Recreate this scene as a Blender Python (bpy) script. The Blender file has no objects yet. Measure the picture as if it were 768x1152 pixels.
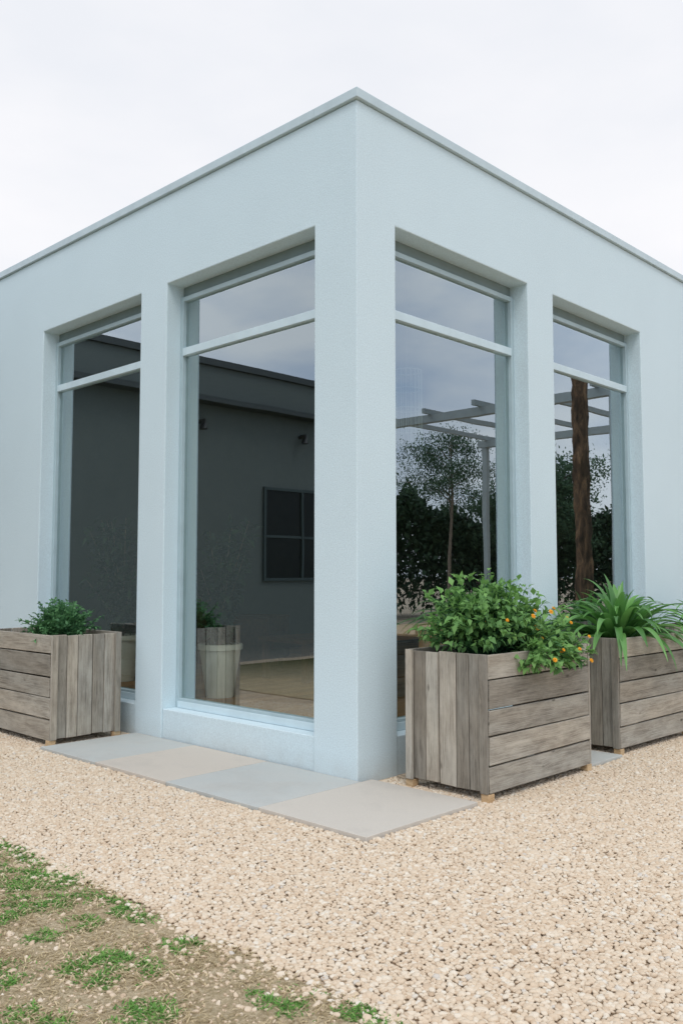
import bpy, math, random
import numpy as np
from mathutils import Vector, Matrix, noise as mn
random.seed(7); rng=np.random.default_rng(7)
S=bpy.context.scene
COL=S.collection

# ---------------------------------------------------------------- helpers
def link(o,parent=None,**kw):
    COL.objects.link(o)
    if parent is not None: o.parent=parent
    for k,v in kw.items(): o[k]=v
    return o
def empty(name,loc=(0,0,0),rot=0,**kw):
    o=bpy.data.objects.new(name,None); o.location=loc; o.rotation_euler=(0,0,rot)
    o.empty_display_size=.2
    return link(o,**kw)
def mk(name,verts,faces,mat,parent=None,smooth=False,tone=None,bevel=0,**kw):
    me=bpy.data.meshes.new(name)
    me.from_pydata([tuple(v) for v in verts],[],[tuple(f) for f in faces]); me.update()
    if tone is not None:
        a=me.attributes.new('tone','FLOAT','FACE'); a.data.foreach_set('value',np.asarray(tone,dtype=np.float32))
    if smooth: me.polygons.foreach_set('use_smooth',[True]*len(me.polygons))
    me.materials.append(mat)
    o=bpy.data.objects.new(name,me)
    if bevel:
        b=o.modifiers.new('bevel','BEVEL'); b.width=bevel; b.segments=2; b.limit_method='ANGLE'; b.angle_limit=math.radians(40)
    return link(o,parent,**kw)
BF=[(0,3,2,1),(4,5,6,7),(0,1,5,4),(1,2,6,5),(2,3,7,6),(3,0,4,7)]
def boxes(name,bl,mat,parent=None,bevel=0,jit=0,rnd=random,**kw):
    V=[];F=[];T=[];UV=[]
    for b in bl:
        x0,y0,z0,x1,y1,z1=b[:6]
        n=len(V); c=[(x0,y0,z0),(x1,y0,z0),(x1,y1,z0),(x0,y1,z0),(x0,y0,z1),(x1,y0,z1),(x1,y1,z1),(x0,y1,z1)]
        if jit: c=[tuple(q+rnd.uniform(-jit,jit) for q in p) for p in c]
        V+=c
        t=b[6] if len(b)>6 else rnd.random()
        ext=[abs(x1-x0),abs(y1-y0),abs(z1-z0)]; la=ext.index(max(ext)); ou,ov=rnd.uniform(0,50),rnd.uniform(0,50)
        for f in BF:
            F.append(tuple(n+i for i in f)); T.append(t)
            ps=[c[i] for i in f]
            rg=[max(p[a] for p in ps)-min(p[a] for p in ps) for a in range(3)]
            na=rg.index(min(rg)); ax=[a for a in range(3) if a!=na]
            if la in ax: u=la; v=[a for a in ax if a!=la][0]
            else: u,v=ax
            for p in ps: UV.append((p[u]+ou,p[v]+ov+na*3.1))
    o=mk(name,V,F,mat,parent,tone=T,bevel=bevel,**kw)
    uv=o.data.uv_layers.new(name='UVMap'); uv.data.foreach_set('uv',np.array(UV,dtype=np.float32).ravel())
    return o
def tube(pts,rad,seg=8,closed=True):
    V=[];F=[]
    pts=[Vector(p) for p in pts]
    for i,p in enumerate(pts):
        d=(pts[min(i+1,len(pts)-1)]-pts[max(i-1,0)]).normalized()
        a=d.cross(Vector((0,0,1)) if abs(d.z)<.9 else Vector((1,0,0))).normalized(); b=d.cross(a)
        for k in range(seg):
            t=2*math.pi*k/seg; V.append(p+(a*math.cos(t)+b*math.sin(t))*rad[i])
    for i in range(len(pts)-1):
        for k in range(seg):
            F.append((i*seg+k,i*seg+(k+1)%seg,(i+1)*seg+(k+1)%seg,(i+1)*seg+k))
    if closed: F.append(tuple((len(pts)-1)*seg+k for k in range(seg)))
    return V,F
def merge(parts):
    V=[];F=[]
    for v,f in parts:
        n=len(V); V+=list(v); F+=[tuple(n+i for i in q) for q in f]
    return V,F
def lathe(prof,seg=28):
    V=[];F=[]
    for r,z in prof:
        for k in range(seg):
            t=2*math.pi*k/seg; V.append((r*math.cos(t),r*math.sin(t),z))
    for i in range(len(prof)-1):
        for k in range(seg): F.append((i*seg+k,i*seg+(k+1)%seg,(i+1)*seg+(k+1)%seg,(i+1)*seg+k))
    return V,F
def leaves(name,P,D,N,L,W,tone,mat,parent=None,droop=.2,**kw):
    P=np.asarray(P,float);D=np.asarray(D,float);N=np.asarray(N,float)
    D/=np.linalg.norm(D,axis=1)[:,None]+1e-9
    R=np.cross(D,N); R/=np.linalg.norm(R,axis=1)[:,None]+1e-9
    U=np.cross(R,D)
    L=np.asarray(L)[:,None]; W=np.asarray(W)[:,None]
    base=P; mid=P+D*L*.48; l=P+D*L*.42-R*W*.5+U*W*.18; r=P+D*L*.42+R*W*.5+U*W*.18
    tip=P+D*L-U*L*droop
    n=len(P); V=np.stack([base,l,mid,r,tip],1).reshape(-1,3)
    i=np.arange(n)[:,None]*5
    F=np.concatenate([i+np.array([[0,3,2]]),i+np.array([[0,2,1]]),i+np.array([[1,2,4]]),i+np.array([[2,3,4]])],1).reshape(-1,3)
    me=bpy.data.meshes.new(name)
    me.vertices.add(len(V)); me.vertices.foreach_set('co',V.astype(np.float32).ravel())
    me.loops.add(len(F)*3); me.loops.foreach_set('vertex_index',F.astype(np.int32).ravel())
    me.polygons.add(len(F)); me.polygons.foreach_set('loop_start',np.arange(0,len(F)*3,3,dtype=np.int32))
    me.update(calc_edges=True); me.validate()
    a=me.attributes.new('tone','FLOAT','FACE'); a.data.foreach_set('value',np.repeat(np.asarray(tone,dtype=np.float32),4))
    me.materials.append(mat)
    return link(bpy.data.objects.new(name,me),parent,**kw)

# ---------------------------------------------------------------- materials
class NT:
    def __init__(s,name):
        s.m=bpy.data.materials.new(name); s.m.use_nodes=True; s.t=s.m.node_tree; s.n=s.t.nodes; s.l=s.t.links
        s.b=s.n['Principled BSDF']; s.out=s.n['Material Output']
    def node(s,ty,ins=None,**p):
        x=s.n.new(ty)
        for k,v in p.items(): setattr(x,k,v)
        for k,v in (ins or {}).items():
            if isinstance(v,bpy.types.NodeSocket): s.l.new(v,x.inputs[k])
            else: x.inputs[k].default_value=v
        return x
    def noise(s,vec,scale,detail=4,rough=.6,dist=0):
        i={'Scale':scale,'Detail':detail,'Roughness':rough,'Distortion':dist}
        if vec is not None: i['Vector']=vec
        return s.node('ShaderNodeTexNoise',i).outputs['Fac']
    def ramp(s,fac,stops):
        r=s.node('ShaderNodeValToRGB',{'Fac':fac}); e=r.color_ramp.elements
        while len(e)<len(stops): e.new(.5)
        for k,(p,c) in enumerate(stops): e[k].position=p; e[k].color=(*c,1) if len(c)==3 else c
        return r.outputs['Color']
    def mix(s,f,a,b,mode='MIX'):
        x=s.n.new('ShaderNodeMix'); x.data_type='RGBA'; x.blend_type=mode
        for k,v in ((0,f),(6,a),(7,b)):
            if isinstance(v,bpy.types.NodeSocket): s.l.new(v,x.inputs[k])
            else: x.inputs[k].default_value=(v if k==0 else ((*v,1) if len(v)==3 else v))
        return x.outputs[2]
    def math(s,op,a,b=0):
        return s.node('ShaderNodeMath',{0:a,1:b},operation=op).outputs[0]
    def mr(s,v,a,b,c,d):
        return s.node('ShaderNodeMapRange',{'Value':v,'From Min':a,'From Max':b,'To Min':c,'To Max':d}).outputs[0]
    def pos(s): return s.node('ShaderNodeNewGeometry').outputs['Position']
    def map(s,vec,scale): return s.node('ShaderNodeMapping',{'Vector':vec,'Scale':scale}).outputs[0]
    def attr(s,name,ty='GEOMETRY'): return s.node('ShaderNodeAttribute',attribute_name=name,attribute_type=ty).outputs['Fac']
    def bump(s,h,strength=.3,dist=.01):
        s.l.new(s.node('ShaderNodeBump',{'Height':h,'Strength':strength,'Distance':dist}).outputs[0],s.b.inputs['Normal'])
    def done(s,col=None,rough=.8,metal=0,spec=.3):
        if col is not None:
            if isinstance(col,bpy.types.NodeSocket): s.l.new(col,s.b.inputs['Base Color'])
            else: s.b.inputs['Base Color'].default_value=(*col,1)
        s.b.inputs['Roughness'].default_value=rough
        s.b.inputs['Metallic'].default_value=metal; s.b.inputs['Specular IOR Level'].default_value=spec
        return s.m

def m_stucco(name,c,mott=.03):
    t=NT(name); p=t.pos()
    big=t.noise(p,1.6,5,.6)
    fine=t.noise(p,120,4,.75); med=t.noise(p,35,3,.6)
    a=tuple(x*(1-mott) for x in c); b=tuple(min(1,x*(1+mott)) for x in c)
    col=t.ramp(big,[(.3,a),(.7,b)])
    col=t.mix(.5,col,t.ramp(fine,[(.35,tuple(x*.74 for x in c)),(.65,tuple(min(1,x*1.16) for x in c))]))
    z=t.node('ShaderNodeSeparateXYZ',{0:p}).outputs[2]
    d=t.math('MULTIPLY',t.mr(z,0,.18,.6,0),t.noise(p,9,4))
    col=t.mix(d,col,(.42,.39,.34))
    t.bump(t.math('ADD',fine,t.math('MULTIPLY',med,.8)),.32,.004)
    return t.done(col,.9,0,.2)
M_wall=m_stucco('wall_stucco',(.655,.775,.815))
M_wing=m_stucco('wing_stucco',(.15,.17,.16))
def m_plain(name,c,rough=.5,metal=0,var=.06,scale=6,spec=.4):
    t=NT(name); n=t.noise(t.pos(),scale,4)
    col=t.ramp(n,[(.3,tuple(x*(1-var) for x in c)),(.7,tuple(min(1,x*(1+var)) for x in c))])
    return t.done(col,rough,metal,spec)
M_copetop=m_plain('coping_trim',(.52,.62,.65),.4)
M_frame=m_plain('window_frame_paint',(.43,.54,.57),.4)
M_trans=m_plain('transom_paint',(.60,.72,.76),.4)
M_head=m_plain('head_shade_tone',(.22,.28,.28),.6)  # dark colour holds the soffit shade under the window heads
M_dtrim=m_plain('dark_trim_paint',(.05,.07,.07),.6)
M_gtrim=m_plain('grey_trim_paint',(.06,.07,.07),.6)
M_lant=m_plain('lantern_wire',(.20,.24,.24),.6)
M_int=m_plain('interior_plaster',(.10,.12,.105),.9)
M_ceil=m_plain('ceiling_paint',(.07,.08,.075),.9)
M_pot=m_plain('white_ceramic',(.90,.90,.87),.35)
M_dark=m_plain('dark_fabric',(.07,.035,.02),.95,var=.3,scale=40,spec=.1)
M_black=m_plain('dark_metal',(.03,.03,.03),.4)
M_roof=m_plain('roof_felt',(.2,.2,.2),.9)
def m_glass():
    t=NT('window_glass'); t.n.remove(t.b)
    g=t.node('ShaderNodeBsdfGlossy',{'Color':(.82,.93,1,1),'Roughness':0.0})
    tr=t.node('ShaderNodeBsdfTransparent',{'Color':(.80,.84,.75,1)})
    fr=t.node('ShaderNodeLayerWeight',{'Blend':.5}).outputs['Facing']
    wob=t.noise(t.pos(),1.1,1)
    b=t.node('ShaderNodeBump',{'Height':wob,'Strength':.05,'Distance':.02}); t.l.new(b.outputs[0],g.inputs['Normal'])
    f=t.math('ADD',t.math('MULTIPLY',t.math('POWER',fr,3.),.8),.33)
    mx=t.node('ShaderNodeMixShader',{0:f,1:tr.outputs[0],2:g.outputs[0]})
    t.l.new(mx.outputs[0],t.out.inputs[0]); return t.m
M_glass=m_glass()
M_dglass=NT('dark_window_glass').done((.008,.010,.010),.25,0,.2)
def m_wood(name,stops,tonef=.45):
    t=NT(name); uv=t.node('ShaderNodeTexCoord').outputs['UV']
    rnd=t.node('ShaderNodeObjectInfo').outputs['Random']
    off=t.node('ShaderNodeVectorMath',{0:uv},operation='ADD')
    cmb=t.node('ShaderNodeCombineXYZ',{0:t.math('MULTIPLY',rnd,37),1:t.math('MULTIPLY',rnd,11)}); t.l.new(cmb.outputs[0],off.inputs[1])
    v=off.outputs[0]
    vo_=t.node('ShaderNodeTexVoronoi',{'Vector':t.map(v,(3.1,7.5,1)),'Scale':1.0}).outputs['Distance']
    bend=t.mr(vo_,.0,.35,.35,0)
    vb=t.node('ShaderNodeVectorMath',{0:v},operation='ADD'); cb=t.node('ShaderNodeCombineXYZ',{1:t.math('MULTIPLY',bend,.06)}); t.l.new(cb.outputs[0],vb.inputs[1]); v2=vb.outputs[0]
    g=t.noise(t.map(v2,(2.0,52,1)),1,6,.68,1.0)
    g2=t.noise(t.map(v2,(5,230,1)),1,4,.6)
    blot=t.noise(t.map(v,(2.6,7,1)),1.5,5,.7)
    col=t.ramp(g,stops)
    col=t.mix(.38,col,t.ramp(g2,[(.35,tuple(x*.6 for x in stops[0][1])),(.62,stops[-1][1])]))
    col=t.mix(t.mr(blot,.42,.68,0,.75),col,tuple(x*1.05 for x in stops[-1][1]))
    col=t.mix(t.mr(blot,.25,.40,.4,0),col,tuple(x*.8 for x in stops[0][1]))
    col=t.mix(t.mr(vo_,.035,.10,.8,0),col,tuple(x*.35 for x in stops[0][1]))
    tn=t.node('ShaderNodeMapRange',{'Value':t.attr('tone'),'To Min':1-tonef,'To Max':1+tonef*.6}).outputs[0]
    warm=t.math('MULTIPLY',tn,t.mr(t.noise(t.map(v,(.8,3,1)),1.1,2),.35,.65,.90,1.02))
    col=t.mix(1,col,t.node('ShaderNodeCombineXYZ',{0:tn,1:t.math('MULTIPLY',t.math('ADD',tn,warm),.5),2:warm}).outputs[0],'MULTIPLY')
    t.bump(t.math('ADD',g,g2),.7,.004)
    return t.done(col,.85,0,.2)
M_wood=m_wood('weathered_wood',[(.3,(.165,.145,.117)),(.5,(.33,.30,.252)),(.7,(.48,.45,.385))],.36)
M_foot=m_wood('raw_wood',[(.3,(.38,.25,.13)),(.5,(.56,.39,.22)),(.72,(.66,.49,.30))],.1)
M_table=m_wood('oiled_wood',[(.3,(.40,.20,.08)),(.5,(.64,.36,.16)),(.72,(.76,.47,.24))],.1)
M_dwood=m_wood('dark_stained_wood',[(.3,(.05,.025,.012)),(.5,(.10,.05,.025)),(.72,(.16,.08,.04))],.1)
M_floor=m_wood('floor_wood',[(.3,(.24,.12,.05)),(.5,(.40,.21,.085)),(.72,(.50,.28,.12))],.2)
def m_log():
    t=NT('rough_log'); p=t.map(t.pos(),(7,7,2.2)); n=t.noise(p,1.2,6,.75,1.0)
    col=t.ramp(n,[(.40,(.04,.028,.02)),(.52,(.13,.08,.05)),(.62,(.27,.16,.09)),(.75,(.40,.27,.17))])
    t.bump(n,.8,.03); return t.done(col,.9,0,.2)
M_log=m_log()
M_soil=m_plain('potting_soil',(.035,.025,.018),.95,var=.5,scale=60)
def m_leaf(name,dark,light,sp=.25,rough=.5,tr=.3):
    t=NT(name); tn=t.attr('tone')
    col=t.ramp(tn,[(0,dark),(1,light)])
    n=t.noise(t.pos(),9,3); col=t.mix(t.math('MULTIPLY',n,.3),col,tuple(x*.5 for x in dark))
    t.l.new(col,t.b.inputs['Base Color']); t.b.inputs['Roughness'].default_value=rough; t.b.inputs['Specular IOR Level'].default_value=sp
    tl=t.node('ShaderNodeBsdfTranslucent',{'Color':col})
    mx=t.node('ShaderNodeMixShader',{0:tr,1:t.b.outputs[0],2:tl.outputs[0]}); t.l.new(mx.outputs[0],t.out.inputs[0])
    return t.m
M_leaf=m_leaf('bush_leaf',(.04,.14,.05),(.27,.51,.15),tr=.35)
M_fern=m_leaf('fern_leaf',(.04,.13,.06),(.18,.40,.16))
M_strap=m_leaf('strap_leaf',(.045,.16,.04),(.25,.55,.14),.5,.35)
M_tree=m_leaf('tree_leaf',(.05,.10,.06),(.16,.27,.15),tr=.35)
M_hedge=m_leaf('hedge_leaf',(.022,.05,.026),(.08,.15,.07),tr=.2)
M_grass=m_leaf('grass_blade',(.10,.25,.05),(.28,.54,.12))
M_straw=m_leaf('dry_grass_blade',(.36,.27,.14),(.90,.75,.48))
M_bark=m_plain('bark',(.22,.17,.13),.95,var=.5,scale=25)
M_petal=m_plain('orange_petal',(.90,.42,.02),.6,var=.2,scale=60)
M_center=m_plain('flower_heart',(.6,.2,.01),.8)
def m_gravel(name,c1,c2,c3,sc=48):
    t=NT(name); p=t.pos()
    vo=t.node('ShaderNodeTexVoronoi',{'Vector':p,'Scale':sc})
    s=t.node('ShaderNodeSeparateColor',{0:vo.outputs['Color']}).outputs[0]
    col=t.ramp(s,[(0,c1),(.5,c2),(1,c3)])
    col=t.mix(t.mr(vo.outputs['Distance'],.35,.75,0,.5),col,tuple(x*.6 for x in c1))
    h=t.math('SUBTRACT',1,vo.outputs['Distance']); t.bump(h,.8,.02)
    return t.done(col,.9,0,.2)
M_gravel=m_gravel('gravel_bed',(.56,.43,.30),(.66,.52,.38),(.74,.61,.46))
def m_pebble():
    t=NT('pebble_stone'); a=t.attr('pc','INSTANCER')
    col=t.ramp(a,[(0,(.49,.36,.24)),(.18,(.60,.465,.33)),(.45,(.675,.545,.40)),(.7,(.73,.625,.49)),(.88,(.78,.72,.61)),(1,(.60,.56,.50))])
    n=t.noise(t.pos(),70,3); col=t.mix(t.math('MULTIPLY',n,.2),col,(.58,.42,.28))
    big=t.noise(t.pos(),.9,3); col=t.mix(t.math('MULTIPLY',big,.2),col,(.60,.49,.37))
    return t.done(col,.75,0,.3)
M_peb=m_pebble()
def m_lawn():
    t=NT('dry_soil'); p=t.pos()
    a=t.noise(p,4,6,.65); b=t.noise(p,60,6,.85); c=t.noise(p,14,5,.7)
    col=t.ramp(a,[(.3,(.54,.42,.26)),(.5,(.64,.51,.33)),(.72,(.72,.60,.42))])
    col=t.mix(.6,col,t.ramp(b,[(.38,(.24,.17,.09)),(.5,(.60,.47,.29)),(.60,(.86,.73,.52))]))
    col=t.mix(t.mr(c,.5,.68,0,.45),col,(.38,.31,.16))
    far=t.mr(t.node('ShaderNodeVectorMath',{0:p},operation='LENGTH').outputs['Value'],5,8,0,1)
    col=t.mix(far,col,(.07,.09,.035))
    t.bump(t.math('ADD',t.math('ADD',a,c),b),.9,.02)
    return t.done(col,.95,0,.15)
M_lawn=m_lawn()
def m_slab():
    t=NT('flagstone'); p=t.pos(); tn=t.attr('tone')
    col=t.ramp(tn,[(0,(.46,.51,.51)),(.5,(.53,.55,.52)),(1,(.63,.55,.46))])
    n=t.noise(p,6,6,.7); f=t.noise(p,90,3); st=t.noise(p,1.7,5,.7)
    col=t.mix(t.math('MULTIPLY',n,.5),col,(.66,.60,.52)); col=t.mix(t.math('MULTIPLY',f,.3),col,(.32,.31,.29))
    col=t.mix(t.mr(st,.5,.7,0,.4),col,(.40,.37,.33))
    t.bump(t.math('ADD',n,f),.3,.004); return t.done(col,.8,0,.3)
M_slab=m_slab()

# ---------------------------------------------------------------- world / light / camera
w=bpy.data.worlds.new('World'); S.world=w; w.use_nodes=True; nt=w.node_tree; N=nt.nodes; Lk=nt.links
bg=N['Background']; bg.inputs['Strength'].default_value=.1
sky=N.new('ShaderNodeTexSky'); sky.sky_type='NISHITA'; sky.sun_disc=False
SAZ=226
sky.sun_elevation=math.radians(55); sky.sun_rotation=math.radians(SAZ)
tc=N.new('ShaderNodeTexCoord'); mp=N.new('ShaderNodeMapping'); mp.inputs['Scale'].default_value=(1,1,2.6); Lk.new(tc.outputs['Generated'],mp.inputs[0])
def cloud(scale,p0,c0,p1,c1,det=5):
    cn=N.new('ShaderNodeTexNoise'); cn.inputs['Scale'].default_value=scale; cn.inputs['Detail'].default_value=det; cn.inputs['Roughness'].default_value=.5; Lk.new(mp.outputs[0],cn.inputs['Vector'])
    cr=N.new('ShaderNodeValToRGB'); e=cr.color_ramp.elements; e[0].position=p0; e[0].color=(*c0,1); e[1].position=p1; e[1].color=(*c1,1); Lk.new(cn.outputs['Fac'],cr.inputs[0]); return cr.outputs[0]
thin=cloud(2.3,.33,(8.9,9.1,9.6),.66,(10.3,10.2,10.4))
broken=cloud(3.2,.38,(6.6,8.0,10.4),.60,(12.6,12.7,13.0),6)
dt=N.new('ShaderNodeVectorMath'); dt.operation='DOT_PRODUCT'; Lk.new(tc.outputs['Generated'],dt.inputs[0]); dt.inputs[1].default_value=(.7,.7,0)
mr=N.new('ShaderNodeMapRange'); mr.inputs['From Min'].default_value=.35; mr.inputs['From Max'].default_value=.65; mr.inputs['To Min'].default_value=1; mr.inputs['To Max'].default_value=0; Lk.new(dt.outputs['Value'],mr.inputs['Value'])
m1=N.new('ShaderNodeMix'); m1.data_type='RGBA'; Lk.new(mr.outputs[0],m1.inputs[0]); Lk.new(thin,m1.inputs[6]); Lk.new(broken,m1.inputs[7])
mx=N.new('ShaderNodeMix'); mx.data_type='RGBA'; mx.inputs[0].default_value=.96; Lk.new(sky.outputs[0],mx.inputs[6]); Lk.new(m1.outputs[2],mx.inputs[7]); Lk.new(mx.outputs[2],bg.inputs['Color'])
sl=bpy.data.lights.new('sun','SUN'); sl.energy=1.1; sl.angle=math.radians(25); sl.color=(1,.97,.93)
so=bpy.data.objects.new('sun',sl); link(so)
az=math.radians(SAZ); el=math.radians(55)
sd=Vector((math.sin(az)*math.cos(el),math.cos(az)*math.cos(el),math.sin(el)))
so.rotation_euler=sd.to_track_quat('Z','Y').to_euler(); so.location=sd*20
cam=bpy.data.cameras.new('camera'); cam.sensor_fit='VERTICAL'; cam.sensor_height=36; cam.lens=996/1152*36; cam.clip_end=600; cam.clip_start=.05
co=bpy.data.objects.new('camera',cam); link(co); co.location=(-4.068,-3.791,1.30)
co.rotation_euler=(math.radians(94.02),0,math.radians(-46.01)); S.camera=co
S.view_settings.view_transform='Standard'; S.view_settings.look='None'; S.view_settings.exposure=0; S.view_settings.gamma=1

# ---------------------------------------------------------------- ground
mk('ground',[(-250,-250,0),(250,-250,0),(250,250,0),(-250,250,0)],[(0,1,2,3)],M_gravel,kind='structure')
ed=[]
ys=list(np.arange(-60,-5,5))+list(np.arange(-5,6.2,.05))
for yy in ys: ed.append((-2.06+.05*mn.noise(Vector((yy*2.3,0,0)))+.03*mn.noise(Vector((yy*9,4,0))),yy,.006))
V=[];F=[]
for e in ed: V+= [(-80,e[1],.006),e]
for i in range(len(ed)-1): F.append((2*i,2*i+1,2*i+3,2*i+2))
mk('lawn',V,F,M_lawn,kind='structure')

# paving
pb=[];T=.03;o=-.83;g=.005
lj=[-.03,.84,1.66,2.43]; tn=[.15,.95,.2]
pb.append((o,o,-.02,.10-g,-.03-g,T,.85))
for i in range(len(lj)-1): pb.append((o,lj[i],-.02,-.002,lj[i+1]-g,T-random.uniform(0,.002),tn[i]))
pb+= [(1.38,-.80,-.02,1.885,-.002,.028,.3)]
boxes('pavement',pb,M_slab,bevel=.003,kind='structure')
def on_slab(x,y):
    a=(x>-.835)&(x<.10)&(y>-.835)&(y<-.03); b=(x>-.835)&(y>=-.04)&(y<2.435); c=(x>1.375)&(x<1.89)&(y>-.805)
    return a|b|c|((x>-.01)&(y>-.01))

# ---------------------------------------------------------------- gravel stones
def gn_pebbles(name,P,scl,rot,pc):
    me=bpy.data.meshes.new(name); n=len(P)
    me.vertices.add(n); me.vertices.foreach_set('co',P.astype(np.float32).ravel())
    for nm,arr,ty in (('scl',scl,'FLOAT_VECTOR'),('rot',rot,'FLOAT_VECTOR'),('pc',pc,'FLOAT'),('vr',rng.random(n),'FLOAT')):
        a=me.attributes.new(nm,ty,'POINT'); a.data.foreach_set('vector' if ty!='FLOAT' else 'value',np.asarray(arr,dtype=np.float32).ravel())
    me.materials.append(M_peb)
    o=bpy.data.objects.new(name,me)
    ng=bpy.data.node_groups.new(name+'_nodes','GeometryNodeTree')
    ng.interface.new_socket('Geometry',in_out='INPUT',socket_type='NodeSocketGeometry'); ng.interface.new_socket('Geometry',in_out='OUTPUT',socket_type='NodeSocketGeometry')
    n_=ng.nodes; l=ng.links; gi=n_.new('NodeGroupInput'); go=n_.new('NodeGroupOutput'); jn=n_.new('GeometryNodeJoinGeometry')
    def na(nm,ty):
        x=n_.new('GeometryNodeInputNamedAttribute'); x.data_type=ty; x.inputs['Name'].default_value=nm; return x.outputs[0]
    for k in range(4):
        ico=n_.new('GeometryNodeMeshIcoSphere'); ico.inputs['Radius'].default_value=1; ico.inputs['Subdivisions'].default_value=2
        nz=n_.new('ShaderNodeTexNoise'); nz.noise_dimensions='4D'; nz.inputs['W'].default_value=k*7.3; nz.inputs['Scale'].default_value=.9; nz.inputs['Detail'].default_value=1
        sb=n_.new('ShaderNodeVectorMath'); sb.operation='SUBTRACT'; l.new(nz.outputs['Color'],sb.inputs[0]); sb.inputs[1].default_value=(.5,.5,.5)
        ml=n_.new('ShaderNodeVectorMath'); ml.operation='SCALE'; l.new(sb.outputs[0],ml.inputs[0]); ml.inputs['Scale'].default_value=1.3
        sp_=n_.new('GeometryNodeSetPosition'); l.new(ico.outputs['Mesh'],sp_.inputs['Geometry']); l.new(ml.outputs[0],sp_.inputs['Offset'])
        ss=n_.new('GeometryNodeSetShadeSmooth'); l.new(sp_.outputs[0],ss.inputs[0])
        sm=n_.new('GeometryNodeSetMaterial'); sm.inputs['Material'].default_value=M_peb; l.new(ss.outputs[0],sm.inputs[0])
        ip=n_.new('GeometryNodeInstanceOnPoints'); l.new(gi.outputs[0],ip.inputs['Points']); l.new(sm.outputs[0],ip.inputs['Instance'])
        vr=na('vr','FLOAT')
        c1=n_.new('ShaderNodeMath'); c1.operation='GREATER_THAN'; l.new(vr,c1.inputs[0]); c1.inputs[1].default_value=k/4-1e-6
        c2=n_.new('ShaderNodeMath'); c2.operation='LESS_THAN'; l.new(vr,c2.inputs[0]); c2.inputs[1].default_value=(k+1)/4
        c3=n_.new('ShaderNodeMath'); c3.operation='MULTIPLY'; l.new(c1.outputs[0],c3.inputs[0]); l.new(c2.outputs[0],c3.inputs[1])
        l.new(c3.outputs[0],ip.inputs['Selection'])
        l.new(na('scl','FLOAT_VECTOR'),ip.inputs['Scale'])
        er=n_.new('FunctionNodeEulerToRotation'); l.new(na('rot','FLOAT_VECTOR'),er.inputs[0]); l.new(er.outputs[0],ip.inputs['Rotation'])
        l.new(ip.outputs[0],jn.inputs[0])
    l.new(jn.outputs[0],go.inputs[0])
    md=o.modifiers.new('stones','NODES'); md.node_group=ng
    return link(o,kind='stuff')
cx,cy=-4.068,-3.791; Fw=np.array([.7195,.6945]); Rt=np.array([.6945,-.7195])
def inview(x,y):
    D=(x-cx)*Fw[0]+(y-cy)*Fw[1]; s=(x-cx)*Rt[0]+(y-cy)*Rt[1]
    return (D>1.9)&(np.abs(s)<.42*D+.5)
sp=.0178
gx,gy=np.meshgrid(np.arange(-2.3,7.0,sp),np.arange(-4.4,5.6,sp*.87)); gx=gx+(np.arange(gx.shape[0])%2)[:,None]*sp*.5
x=gx.ravel()+rng.normal(0,sp*.22,gx.size); y=gy.ravel()+rng.normal(0,sp*.22,gx.size)
edge=-2.04+np.interp(y,np.arange(-5,7,.02),[.05*mn.noise(Vector((v*2.3,0,0)))+.03*mn.noise(Vector((v*9,4,0))) for v in np.arange(-5,7,.02)])
prob=np.where(x>edge,1.0,np.exp(-(edge-x)/.05)*.7)
keep=(rng.random(x.size)<prob)&inview(x,y)&~on_slab(x,y)&~((x>.3)&(y>-.35))
x=x[keep];y=y[keep];n=len(x)
r=rng.lognormal(math.log(.0101),.2,n)
scl=np.stack([r*rng.uniform(.95,1.3,n),r*rng.uniform(.88,1.05,n),r*rng.uniform(.5,.68,n)],1)
rot=np.stack([rng.normal(0,.22,n),rng.normal(0,.22,n),rng.uniform(0,6.28,n)],1)
z=rng.uniform(.005,.0085,n)
gn_pebbles('gravel',np.stack([x,y,z],1),scl,rot,np.clip(rng.normal(.52,.2,n),0,1))
print('pebbles',n)
n=20000; x=rng.uniform(-4.4,-2.02,n); y=rng.uniform(-4.2,1.8,n); k=inview(x,y); x=x[k];y=y[k]
k=(rng.random(len(x))<np.array([.35+.6*(mn.noise(Vector((a*2,b*2,3)))>0) for a,b in zip(x,y)])); x=x[k];y=y[k];n=len(x)
r=rng.lognormal(math.log(.0054),.35,n)
gn_pebbles('stray_gravel',np.stack([x,y,np.full(n,.006)],1),np.stack([r*1.15,r*.95,r*.55],1),np.stack([rng.normal(0,.4,n),rng.normal(0,.4,n),rng.uniform(0,6.28,n)],1),np.clip(rng.normal(.38,.17,n),0,.85))

# ---------------------------------------------------------------- grass
patches=[(-2.25,-.22,.20,.33,1),(-2.55,-.42,.22,.12,1),(-2.42,-1.15,.14,.16,1),(-2.16,-1.18,.06,.11,1),(-2.20,-1.72,.06,.12,1),(-2.53,-1.5,.11,.09,1),(-2.12,-.72,.06,.20,1),
 (-2.10,.30,.07,.35,1),(-2.75,-.95,.16,.11,.9),(-2.08,-1.95,.05,.22,.9),(-2.9,.3,.3,.3,.8),(-3.2,-.6,.3,.25,.8),(-2.2,.9,.12,.3,.8),(-2.8,-1.3,.12,.11,1),(-2.3,-.75,.07,.08,.8),(-2.45,-.75,.08,.06,.8)]
n=300000; x=rng.uniform(-3.5,-2.02,n); y=rng.uniform(-2.6,2.0,n); k=inview(x,y); x=x[k];y=y[k];n=len(x)
den=np.zeros(n)
for px,py,rx,ry,a in patches: den=np.maximum(den,a*np.clip(1.5-((x-px)/rx)**2-((y-py)/ry)**2,0,1))
nz=np.array([mn.noise(Vector((a*9,b*9,1)))+.9*mn.noise(Vector((a*27,b*27,5))) for a,b in zip(x,y)])
pr=np.clip(den*(.62+1.8*nz),0,1)**1.1*.85+np.clip(nz-.5,0,1)*.2
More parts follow.
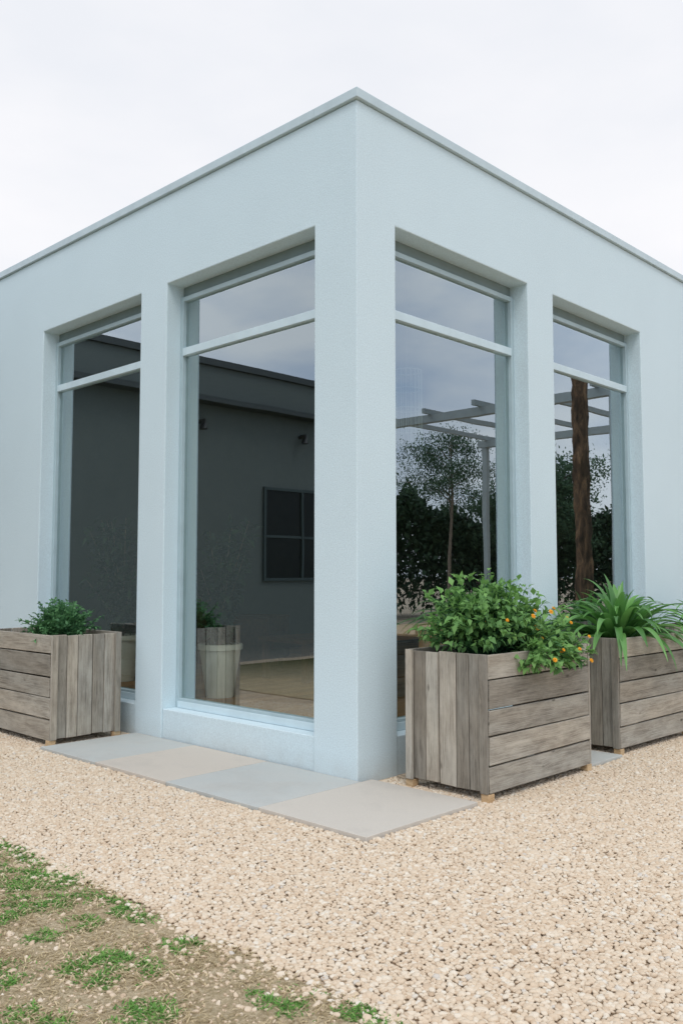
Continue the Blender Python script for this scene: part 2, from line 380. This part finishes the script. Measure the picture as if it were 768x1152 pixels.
k=(rng.random(n)<pr); x=x[k];y=y[k];n=len(x); print('grass',n)
def blades(name,x,y,mat,h0,h1,w,lean,z=.003,**kw):
    n=len(x); a=rng.uniform(0,6.28,n); ln=rng.uniform(lean*.3,lean,n)
    D=np.stack([np.cos(a)*ln,np.sin(a)*ln,np.ones(n)],1); Nn=np.stack([-np.cos(a)*.3,-np.sin(a)*.3,ln],1)+rng.normal(0,.2,(n,3))
    return leaves(name,np.stack([x,y,np.full(n,z)],1),D,Nn,rng.uniform(h0,h1,n),np.full(n,w),rng.random(n),mat,droop=.2,**kw)
blades('grass',x,y,M_grass,.012,.030,.0050,2.4,kind='stuff')
n=60000; x=rng.uniform(-3.5,-2.03,n); y=rng.uniform(-2.6,2.0,n); k=inview(x,y); x=x[k];y=y[k]
nz=np.array([mn.noise(Vector((a*5,b*5,9))) for a,b in zip(x,y)])
k=(rng.random(len(x))<.5+1.2*nz); x=x[k];y=y[k]
blades('dry_grass',x,y,M_straw,.016,.045,.0044,4,z=.006,kind='stuff')

# ---------------------------------------------------------------- building
def voxel(name,xs,ys,zs,occ,mat,parent,bevel=0,**kw):
    V={};F=[]
    def vi(i,j,k): return V.setdefault((i,j,k),len(V))
    nx,ny,nz=len(xs)-1,len(ys)-1,len(zs)-1
    oc=lambda i,j,k: 0<=i<nx and 0<=j<ny and 0<=k<nz and occ(i,j,k)
    for i in range(nx):
        for j in range(ny):
            for k in range(nz):
                if not oc(i,j,k): continue
                if not oc(i-1,j,k): F.append([(i,j,k),(i,j,k+1),(i,j+1,k+1),(i,j+1,k)])
                if not oc(i+1,j,k): F.append([(i+1,j,k),(i+1,j+1,k),(i+1,j+1,k+1),(i+1,j,k+1)])
                if not oc(i,j-1,k): F.append([(i,j,k),(i+1,j,k),(i+1,j,k+1),(i,j,k+1)])
                if not oc(i,j+1,k): F.append([(i,j+1,k),(i,j+1,k+1),(i+1,j+1,k+1),(i+1,j+1,k)])
                if not oc(i,j,k-1): F.append([(i,j,k),(i,j+1,k),(i+1,j+1,k),(i+1,j,k)])
                if not oc(i,j,k+1): F.append([(i,j,k+1),(i+1,j,k+1),(i+1,j+1,k+1),(i,j+1,k+1)])
    F=[[vi(*p) for p in f] for f in F]
    VV=[None]*len(V)
    for (i,j,k),n in V.items(): VV[n]=(xs[i],ys[j],zs[k])
    return mk(name,VV,F,mat,parent,bevel=bevel,**kw)
B=empty('building',label='pale blue stucco flat-roofed building corner with tall windows',category='building')
SILL=.25;HEAD=3.645;TOP=4.385;TH=.32
RX=[(.382,2.02),(2.412,4.03)]; LY=[(.388,2.092),(2.464,4.14)]
xs=[0,TH,.382,2.02,2.412,4.03,9.7,10]; ys=[0,TH,.388,2.092,2.464,4.14,6.2,6.5]; zs=[-.05,HEAD,TOP]
def occ(i,j,k):
    per=(i==0 or i==6 or j==0 or j==6)
    if not per: return False
    if k==0:
        if j==0 and i in (2,4): return False
        if i==0 and j in (2,4): return False
    return True
voxel('wall',xs,ys,zs,occ,M_wall,B,bevel=.007)
cp2=[(-.026,-.026,4.387,10.04,.37,4.452),(-.026,.37,4.387,.37,6.498,4.452)]
boxes('coping',cp2,M_copetop,B,bevel=.004)
boxes('roof',[(.33,.33,4.15,9.69,6.19,4.25)],M_roof,B)
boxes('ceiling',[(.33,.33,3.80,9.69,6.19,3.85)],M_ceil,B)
fb=[]
yy=.33
while yy<6.1:
    xx=.33
    while xx<9.6:
        l=random.uniform(1.4,2.2); fb.append((xx,yy,.1,min(xx+l,9.68)-.002,yy+.138,.25)); xx+=l
    yy+=.14
boxes('floor',fb,M_floor,B)
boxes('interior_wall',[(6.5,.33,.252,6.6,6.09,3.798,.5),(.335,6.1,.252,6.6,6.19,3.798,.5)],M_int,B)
def window(a,b,side):
    mp=(lambda u,d,z:(u,d,z)) if side=='R' else (lambda u,d,z:(d,u,z))
    def mb(name,l,mat,par,bevel=.003):
        return boxes(name,[(*mp(*q[:3]),*mp(*q[3:]),.5) for q in l],mat,par,bevel=bevel)
    d0,d1=.135,.21; fw=.040; FT=3.555; GT=3.518
    fr=[(a,d0,SILL+.001,a+fw,d1,FT),(b-fw,d0,SILL+.001,b,d1,FT),(a+fw,d0,SILL+.001,b-fw,d1,SILL+.075),(a+fw,d0,GT,b-fw,d1,FT)]
    W=mb('window',fr,M_frame,B)
    mb('transom',[(a+fw,d0-.004,3.068,b-fw,d1,3.130)],M_trans,W)
    mb('sill_rail',[(a+fw,d0-.012,SILL+.002,b-fw,d0-.001,SILL+.055)],M_trans,W)
    mb('head_shade_panel',[(a,d0+.03,FT+.001,b,d1,HEAD-.001)],M_head,W,0)  # dark strip in place of the shaded soffit
    mb('window_sill',[(a+.001,.012,-.04,b-.001,TH-.01,SILL)],M_wall,W,.006)
    for z0,z1 in ((SILL+.075,3.068),(3.130,GT)):
        v=[mp(a+fw,.165,z0),mp(b-fw,.165,z0),mp(b-fw,.165,z1),mp(a+fw,.165,z1)]
        mk('window_pane',v,[(0,1,2,3) if side=='R' else (3,2,1,0)],M_glass,W)
for a,b in RX: window(a,b,'R')
for a,b in LY: window(a,b,'L')

# wing (seen mirrored in the glass)
Wg=empty('building_wing',loc=(-5,6.52,0),label='grey stucco single storey wing meeting the building',category='building')
boxes('wall',[(-6,0,-.05,4.97,5,4.36,.5)],M_wing,Wg)
boxes('coping',[(-6.04,-.05,4.362,4.96,5.02,4.46,.5)],M_gtrim,Wg)
boxes('eave_band',[(-6.02,-.25,3.78,4.95,-.002,3.86,.5)],M_gtrim,Wg)
a0=-1.20; wl=[]
wl+= [(a0,-.04,1.2,a0+.045,-.003,2.65,.5),(a0+1.615,-.04,1.2,a0+1.66,-.003,2.65,.5),(a0+.045,-.04,2.605,a0+1.615,-.003,2.65,.5),(a0+.045,-.04,1.2,a0+1.615,-.003,1.245,.5)]
wl+= [(a0+.81,-.04,1.245,a0+.85,-.003,2.605,.5),(a0+.045,-.036,1.86,a0+.81,-.003,1.90,.5),(a0+.85,-.036,1.86,a0+1.615,-.003,1.90,.5)]
wn=boxes('window',wl,M_dtrim,Wg)
mk('window_pane',[(a0+.03,-.012,1.22),(a0+1.63,-.012,1.22),(a0+1.63,-.012,2.63),(a0+.03,-.012,2.63)],[(0,1,2,3)],M_dglass,wn)
for lx in (1.7,-.3,-2.6):
    v,f=tube([(lx,-.001,3.5),(lx,-.12,3.5),(lx,-.13,3.38)],[.03,.045,.06],10)
    mk('wall_lamp',v,f,M_black,Wg)

# ---------------------------------------------------------------- planters
def planter(loc,rot):
    P=empty('wooden_planter',loc=loc,rot=rot)
    L=1.155;W=.60;H=.832;z0=.050;t=.024;gp=.009
    rr=random.Random(3)
    hs=[.15,.158,.145,.165,.14]; sc=(H-z0-4*gp)/sum(hs)
    def hb(y0,y1):
        z=z0;l=[]
        for h in hs:
            l.append((-L/2+rr.uniform(0,.010),y0+rr.uniform(-.005,.004),z,L/2-rr.uniform(0,.010),y1,z+h*sc,rr.random())); z+=h*sc+gp
        return l
    boxes('front_panel',hb(-W/2,-W/2+t),M_wood,P,bevel=.004,jit=.0035,rnd=rr)
    boxes('back_panel',hb(W/2-t,W/2),M_wood,P,bevel=.004,jit=.0035,rnd=rr)
    for sx in (-1,1):
        l=[];y=-W/2+t+.006;ws=[.118,.095,.13,.10,.115]; s2=(W-2*t-.012-4*.006)/sum(ws)
        for w_ in ws:
            xo=rr.uniform(0,.006); a,b=sorted((sx*(L/2-.004-xo),sx*(L/2-.03))); l.append((a,y,z0+rr.uniform(0,.008),b,y+w_*s2,H-rr.uniform(0,.010),rr.random())); y+=w_*s2+.006
        boxes('end_panel',l,M_wood,P,bevel=.0035,jit=.0022,rnd=rr)
        for sy in (-1,1):
            a,b=sorted((sx*(L/2+.001),sx*(L/2+.02))); c,d=sorted((sy*(W/2-.001),sy*(W/2-.052)))
            boxes('corner_post',[(a,c,.050,b,d,H+.002)],M_wood,P,bevel=.003,jit=.001,rnd=rr)
            a,b=sorted((sx*(L/2-.045),sx*(L/2+.012))); c,d=sorted((sy*(W/2+.004),sy*(W/2-.05)))
            boxes('foot',[(a,c,0,b,d,.048)],M_foot,P,bevel=.002,rnd=rr)
    V=[];F=[];nx,ny=16,9
    for j in range(ny):
        for i in range(nx):
            V.append((-L/2+.035+(L-.07)*i/(nx-1),-W/2+.03+(W-.06)*j/(ny-1),H-.06+.02*mn.noise(Vector((i*.7,j*.7,0)))))
    for j in range(ny-1):
        for i in range(nx-1): F.append((j*nx+i,j*nx+i+1,(j+1)*nx+i+1,(j+1)*nx+i))
    mk('soil',V,F,M_soil,P)
    return P
P1=planter((.765,-.545,.006),0)
def copy_thing(src,loc,rot):
    c=src.copy(); c.location=loc; c.rotation_euler=(0,0,rot); COL.objects.link(c)
    for ch in src.children:
        k=ch.copy(); k.parent=c; COL.objects.link(k)
    return c
P2=copy_thing(P1,(2.51,-.475,.006),math.radians(-.8))
P3=copy_thing(P1,(4.45,-.475,.006),math.radians(1))
P4=copy_thing(P1,(-.445,3.035,.006),-math.pi/2)
for p,l in ((P1,'weathered grey plank planter holding orange-flowering bush'),(P2,'weathered grey plank planter holding arching strap-leaved plant'),(P3,'weathered grey plank planter against pale blue wall'),(P4,'weathered grey plank planter holding small fern')):
    p['label']=l; p['category']='planter'; p['group']='wooden planters along the building'

# ---------------------------------------------------------------- plants
def unit(n):
    v=rng.normal(size=(n,3)); return v/np.linalg.norm(v,axis=1)[:,None]
def bush(name,loc,ell,nstem,mat,ls,label,cat,lw=.5):
    E=empty(name,loc=loc,label=label,category=cat)
    parts=[];P=[];D=[];Nn=[];Lg=[];Tn=[];tips=[]
    for (c,r,share) in ell:
        for s in range(int(nstem*share)):
            u=unit(1)[0]; u[2]=abs(u[2])*1.1-.25
            rad=random.uniform(.45,1.2)
            tip=np.array(c)+u*np.array(r)*rad
            root=np.array([c[0]*.6+random.uniform(-.06,.06),max(-.22,min(.22,c[1]*.5))+random.uniform(-.06,.06),-.02])
            mid=(root+tip)/2+np.array([0,0,.08])
            pts=[root*(1-t)**2+2*mid*t*(1-t)+tip*t*t for t in (0,.25,.5,.75,1)]
            parts.append(tube(pts,[.005,.0045,.0035,.0025,.0015],5)); tips.append((tip,u))
            for q in range(14):
                t=1-(random.random()**1.5)*.6
                p=root*(1-t)**2+2*mid*t*(1-t)+tip*t*t
                d=u+rng.normal(0,.75,3); d[2]-=.15
                nn=np.array([0,0,1.])+u*.4+rng.normal(0,.35,3)
                P.append(p+rng.normal(0,.010,3));D.append(d);Nn.append(nn);Lg.append(random.uniform(*ls))
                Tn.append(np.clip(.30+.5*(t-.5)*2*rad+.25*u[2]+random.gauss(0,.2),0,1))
    v,f=merge(parts); mk('stem',v,f,M_fern,E)
    Lg=np.array(Lg)
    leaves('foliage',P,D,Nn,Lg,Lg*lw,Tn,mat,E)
    return E,tips
soilz=.832-.05
E1,tips=bush('flowering_bush',(.66,-.54,soilz),[((-.16,-.02,.22),(.40,.32,.34),.34),((.12,-.05,.18),(.42,.30,.30),.24),((.34,-.10,.08),(.36,.28,.21),.16),((.12,-.34,-.02),(.28,.10,.19),.11),((.46,-.28,-.03),(.25,.12,.17),.10),((-.34,.0,.14),(.2,.22,.22),.05)],430,M_leaf,(.034,.068),'leafy green bush with small orange flowers in planter','plant',.58)
def flower_mesh():
    V=[];F=[];MI=[]
    for ring,(n,r,h,w_) in enumerate(((8,.015,.002,.009),(6,.010,.006,.007))):
        for k in range(n):
            a=2*math.pi*(k+.4*ring)/n; c,s=math.cos(a),math.sin(a); b=len(V)
            V+=[(0,0,h),(c*r*.6-s*w_*.5,s*r*.6+c*w_*.5,h+.003),(c*r,s*r,h+.001),(c*r*.6+s*w_*.5,s*r*.6-c*w_*.5,h+.003)]
            F.append((b,b+3,b+2,b+1)); MI.append(0)
    b=len(V); V.append((0,0,.012))
    for k in range(8): a=2*math.pi*k/8; V.append((.005*math.cos(a),.005*math.sin(a),.007))
    for k in range(8): F.append((b,b+1+k,b+1+(k+1)%8)); MI.append(1)
    me=bpy.data.meshes.new('flower'); me.from_pydata(V,[],F); me.materials.append(M_petal); me.materials.append(M_center)
    me.polygons.foreach_set('material_index',MI); return me
fm=flower_mesh()
cand=[t for t in tips if (t[1][1]<0.05 and t[0][0]>-.30 and t[0][2]<.30 and t[0][1]<0)]
random.shuffle(cand)
chosen=[]
for tip,u in cand:
    if all(np.linalg.norm(tip-c)>.09 for c,_ in chosen): chosen.append((tip,u))
    if len(chosen)>=20: break
for tip,u in chosen:
    o=bpy.data.objects.new('flower',fm); o.parent=E1
    d=Vector((u[0]*.5-.4,u[1]*.5-.6,.6)).normalized()
    o.location=Vector(tip)+Vector((u[0]*.03-.02,u[1]*.03-.04,.016)); o.rotation_euler=d.to_track_quat('Z','Y').to_euler()
    s=random.uniform(.8,1.2); o.scale=(s,s,s); COL.objects.link(o)

def strap(name,loc,n,lr,wd,spread,mat,label,cat='plant'):
    E=empty(name,loc=loc,label=label,category=cat)
    V=[];F=[];T=[]
    K=16
    for i in range(n):
        a=i*2.399963+random.uniform(-.3,.3); q_=(i+.5)/n; L=random.uniform(*lr)*(.80+.35*q_); el=.45+.95*(1-q_)+random.uniform(-.1,.12)
        d=Vector((math.cos(a)*math.cos(el),math.sin(a)*math.cos(el),math.sin(el)))
        p=Vector((math.cos(a)*spread*q_,math.sin(a)*spread*.5*q_,-.02)); st=L/(K-1); bend=random.uniform(.09,.19)
        w_=wd*random.uniform(.75,1.15); tn=random.random(); b=len(V)
        tw=random.uniform(-.7,.7)
        for k in range(K):
            t=k/(K-1); side=Vector((-math.sin(a+tw*t),math.cos(a+tw*t),0)); up=side.cross(d).normalized()*-1
            if up.z<0 and k<2: up=-up
            ww=w_*.5*(min(1,.65+t*1.6) if t<.55 else max(.02,(1-t)/.45)**.75)
            V+= [p-side*ww+up*ww*.35,p.copy(),p+side*ww+up*ww*.35]
            d=(d+Vector((0,0,-bend*(.25+t*1.5)))).normalized(); p=p+d*st
        for k in range(K-1):
            q=b+3*k; F+= [(q,q+1,q+4,q+3),(q+1,q+2,q+5,q+4)]; T+=[min(1,max(0,tn*.75+.25*k/K))]*2
    mk('foliage',V,F,mat,E,smooth=True,tone=T)
    return E
strap('strap_leaf_plant',(2.46,-.5,soilz),100,(.50,.74),.066,.17,M_strap,'glossy green plant with long arching strap leaves')
strap('strap_leaf_plant',(4.25,-.42,soilz),40,(.40,.6),.055,.14,M_strap,'green strap-leaved plant in planter beside wall')

def fern(name,loc,n,lr,label,mat,cat='plant',ll=(.02,.035),elr=(.4,1.4),pairs=11):
    E=empty(name,loc=loc,label=label,category=cat); parts=[];P=[];D=[];Nn=[];Lg=[];Tn=[]
    for i in range(n):
        a=random.uniform(0,6.283);L=random.uniform(*lr);el=random.uniform(*elr)
        d=Vector((math.cos(a)*math.cos(el),math.sin(a)*math.cos(el),math.sin(el))); p=Vector((random.uniform(-.08,.08),random.uniform(-.10,.10),-.02)); pts=[p.copy()]; bend=random.uniform(.03,.2); tn=random.random()
        for k in range(pairs):
            d=(d+Vector((0,0,-bend*(k/pairs)))+Vector(rng.normal(0,.06,3))).normalized(); p=p+d*L/pairs; pts.append(p.copy())
            t=k/pairs
            if t>.12:
                side=d.cross(Vector((0,0,1))).normalized(); up=side.cross(d)
                for s in (-1,1,0):
                    dd=side*s+d*.6+Vector(rng.normal(0,.4,3)); P.append(p);D.append(dd);Nn.append(up+Vector(rng.normal(0,.4,3)));Lg.append(random.uniform(*ll)*(1.3-t*.4)*1.3);Tn.append(min(1,max(0,tn*.5+.5*t+random.gauss(0,.15))))
        parts.append(tube(pts,[.0025]*len(pts),4))
    v,f=merge(parts); mk('stem',v,f,mat,E)
    Lg=np.array(Lg); leaves('foliage',P,D,Nn,Lg,Lg*.5,Tn,mat,E,droop=.15)
    return E
fern('fern',(-.46,2.86,soilz),200,(.18,.34),'small bushy green fern in wooden planter',M_fern,elr=(.5,1.55))
def potted(loc,label,h):
    E=empty('potted_plant',loc=loc,label=label,category='potted plant',group='potted plants behind the glass')
    v,f=lathe([(0.0,0),(.115,0),(.118,.01),(.175,.40),(.192,.405),(.192,.45),(.172,.45),(.160,.39),(0,.38)]); mk('pot',v,f,M_pot,E)
    parts=[];P=[];D=[];Nn=[];Lg=[];Tn=[]
    for i in range(18):
        a=random.uniform(0,6.283); r=random.uniform(.1,.36); hh=random.uniform(.5,1)*h
        pts=[Vector((0,0,.36)),Vector((math.cos(a)*r*.3,math.sin(a)*r*.3,.36+hh*.5)),Vector((math.cos(a)*r,math.sin(a)*r,.36+hh))]
        parts.append(tube(pts,[.01,.008,.003],6))
        for q in range(90):
            t=random.uniform(.2,1); p=pts[0].lerp(pts[1],t*2) if t<.5 else pts[1].lerp(pts[2],t*2-1)
            d=rng.normal(0,1,3)+np.array([math.cos(a),math.sin(a),.3])*.5
            P.append(np.array(p)+rng.normal(0,.03,3));D.append(d);Nn.append(np.array([0,0,1.])+rng.normal(0,.3,3));Lg.append(random.uniform(.07,.13));Tn.append(random.random()*.7)
    v,f=merge(parts); mk('stem',v,f,M_bark,E); Lg=np.array(Lg); leaves('foliage',P,D,Nn,Lg,Lg*.45,Tn,M_hedge,E)
potted((.74,2.30,.252),'leafy plant in white pot on wooden floor indoors',1.15)
potted((.78,3.90,.252),'leafy plant in white pot beside far window indoors',1.25)

def table(loc,L,W,H,label,mat):
    T=empty('table',loc=loc,label=label,category='table'); nb=4; w_=2*W/nb
    boxes('table_top',[(-L,-W+i*w_,H-.05,L,-W+(i+1)*w_-.003,H) for i in range(nb)],mat,T,bevel=.003)
    boxes('apron',[(-L+.1,-W+.07,H-.13,L-.1,-W+.095,H-.052)],mat,T)
    boxes('apron',[(-L+.1,W-.095,H-.13,L-.1,W-.07,H-.052)],mat,T)
    for a in (-1,1):
        for b in (-1,1): boxes('leg',[(a*(L-.06)-.03,b*(W-.06)-.03,0,a*(L-.06)+.03,b*(W-.06)+.03,H-.052)],mat,T,bevel=.003)
table((2.25,1.0,.252),.8,.38,.6,'low wooden table on indoor wooden floor',M_table)
table((2.35,2.75,.252),.5,.35,.42,'dark coffee table in front of armchair indoors',M_dwood)
A=empty('armchair',loc=(2.15,3.65,.252),rot=math.radians(35),label='dark upholstered armchair on indoor wooden floor',category='armchair')
boxes('seat',[(-.36,-.36,.14,.36,.24,.42)],M_dark,A,bevel=.03)
boxes('backrest',[(-.42,.245,.12,.42,.42,.85)],M_dark,A,bevel=.03)
for s in (-1,1): boxes('armrest',[(min(s*.365,s*.50),-.38,.12,max(s*.365,s*.50),.24,.60)],M_dark,A,bevel=.03)
for a in (-1,1):
    for b in (-1,1): boxes('leg',[(a*.38-.02,b*.30-.02,0,a*.38+.02,b*.30+.02,.118)],M_dwood,A)
# hanging wire lantern
H_=empty('hanging_lantern',loc=(1.36,.72,0),label='hanging cylindrical wire lantern below the ceiling indoors',category='lantern')
mk('cord',*tube([(0,0,3.798),(0,0,2.95)],[.006,.006],6),M_black,H_)
parts=[]
for zc in (2.45,2.62,2.78,2.93):
    ring=[(.12*math.cos(t),.12*math.sin(t),zc) for t in np.linspace(0,2*math.pi,25)]; parts.append(tube(ring,[.005]*25,6,False))
for k in range(20):
    t=2*math.pi*k/20; parts.append(tube([(.12*math.cos(t),.12*math.sin(t),2.40-.05*(k%3)),(.12*math.cos(t),.12*math.sin(t),2.93)],[.004,.004],5))
mk('lamp_shade',*merge(parts),M_lant,H_)
# rough timber post standing outside, mirrored in the far window
L_=empty('wooden_post',loc=(8.19,-2.60,0),label='tall rough brown log post standing on gravel',category='post')
V=[];F=[];sg=24;nz_=90; PH=4.35
for i in range(nz_+1):
    zz=PH*i/nz_
    for k in range(sg):
        t=2*math.pi*k/sg; r=.125*(1.05-.12*i/nz_)*(1+.30*mn.noise(Vector((math.cos(t)*2,math.sin(t)*2,zz*2.2)))+.12*mn.noise(Vector((math.cos(t)*7,math.sin(t)*7,zz*7))))
        V.append((r*math.cos(t)+.03*math.sin(zz*1.3),r*math.sin(t),zz))
for i in range(nz_):
    for k in range(sg): F.append((i*sg+k,i*sg+(k+1)%sg,(i+1)*sg+(k+1)%sg,(i+1)*sg+k))
F.append(tuple(nz_*sg+k for k in range(sg)))
mk('trunk',V,F,M_log,L_,smooth=True)
v,f=lathe([(0,.005),(.26,.005),(.24,.07),(.15,.09)],24); mk('base',v,f,M_soil,L_)
# unseen timber frame added to mirror a thin band high in the right-hand panes
M_pale=m_plain('pale_timber',(.34,.38,.38),.7)
C_=empty('added_pergola',loc=(11.5,-4.9,0),label='open pale timber pergola, unseen, put in for the mirrored band',category='added_pergola')
for a in (-1.9,1.76): boxes('beam',[(a,-3.2,4.30,a+.14,2.2,4.46)],M_pale,C_)
for i in range(5): yb=-3.0+i*1.2; boxes('rafter',[(-2.1,yb,4.462,2.1,yb+.07,4.56)],M_pale,C_)
for a in (-1.9,1.78):
    for b in (-3.1,2.05): boxes('post',[(a,b,0,a+.12,b+.12,4.299)],M_pale,C_)

# ---------------------------------------------------------------- trees (seen mirrored)
def tree(loc,H,cr,k,trunk_r,base,label,nb=34,ls=(.06,.12),sg=.24):
    E=empty('tree',loc=loc,label=label,category='tree')
    parts=[tube([(0,0,-.1),(0.02,0,H*.3),(.1,.05,H*.6),(.1,.0,H*.85)],[trunk_r*1.25,trunk_r,trunk_r*.7,trunk_r*.2],12)]
    P=[];D=[];Nn=[];Lg=[];Tn=[]
    for i in range(nb):
        a=random.uniform(0,6.283); z0=random.uniform(base,H*.8); ln=cr*random.uniform(.4,1.05)*(1-.45*(z0-base)/(H-base))
        p0=Vector((0.05,0,z0)); p2=p0+Vector((math.cos(a)*ln,math.sin(a)*ln,ln*random.uniform(.2,.8))); p1=(p0+p2)/2+Vector((0,0,.15))
        parts.append(tube([p0,p1,p2],[trunk_r*.3,trunk_r*.16,.008],6))
        for c in range(7):
            cc=p1.lerp(p2,random.random())+Vector(rng.normal(0,sg*.9,3))
            s3=np.array([sg*1.1,sg*1.1,sg*.6])*random.uniform(.6,1.5)
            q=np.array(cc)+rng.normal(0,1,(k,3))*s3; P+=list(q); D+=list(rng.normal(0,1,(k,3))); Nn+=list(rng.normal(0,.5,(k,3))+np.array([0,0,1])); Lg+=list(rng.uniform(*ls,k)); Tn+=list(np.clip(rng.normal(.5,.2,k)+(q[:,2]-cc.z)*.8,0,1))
    v,f=merge(parts); mk('trunk',v,f,M_bark,E,smooth=True)
    Lg=np.array(Lg); leaves('crown',P,D,Nn,Lg,Lg*.5,Tn,M_tree,E)
tree((14.5,-9.9,0),5.6,1.5,70,.045,2.7,'slender leafy tree on gravel ground',nb=24,ls=(.045,.08),sg=.17)
tree((18,-9.4,0),5.0,2.0,110,.13,1.6,'broad leafy tree near hedge',ls=(.07,.13),sg=.27)
tree((15,-15,0),6.0,2.4,110,.16,1.6,'broad dark leafy tree by far hedge',ls=(.07,.14),sg=.3)
n=75000; t=rng.random(n); bx=11+15*t; by=-19.5+17*t
top=2.9+1.3*np.array([mn.noise(Vector((a*9,0,0))) for a in t])+.6*np.array([mn.noise(Vector((a*33,2,0))) for a in t])
zz=top*np.sqrt(rng.random(n))+np.abs(rng.normal(0,.12,n)); thick=rng.normal(0,.6,n)
P=np.stack([bx+thick*.75,by-thick*.66,zz],1)
leaves('hedge',P,rng.normal(0,1,(n,3)),rng.normal(0,.5,(n,3))+np.array([0,0,1]),rng.uniform(.12,.26,n),rng.uniform(.07,.15,n),np.clip(rng.normal(.4,.25,n),0,1),M_hedge,kind='stuff')
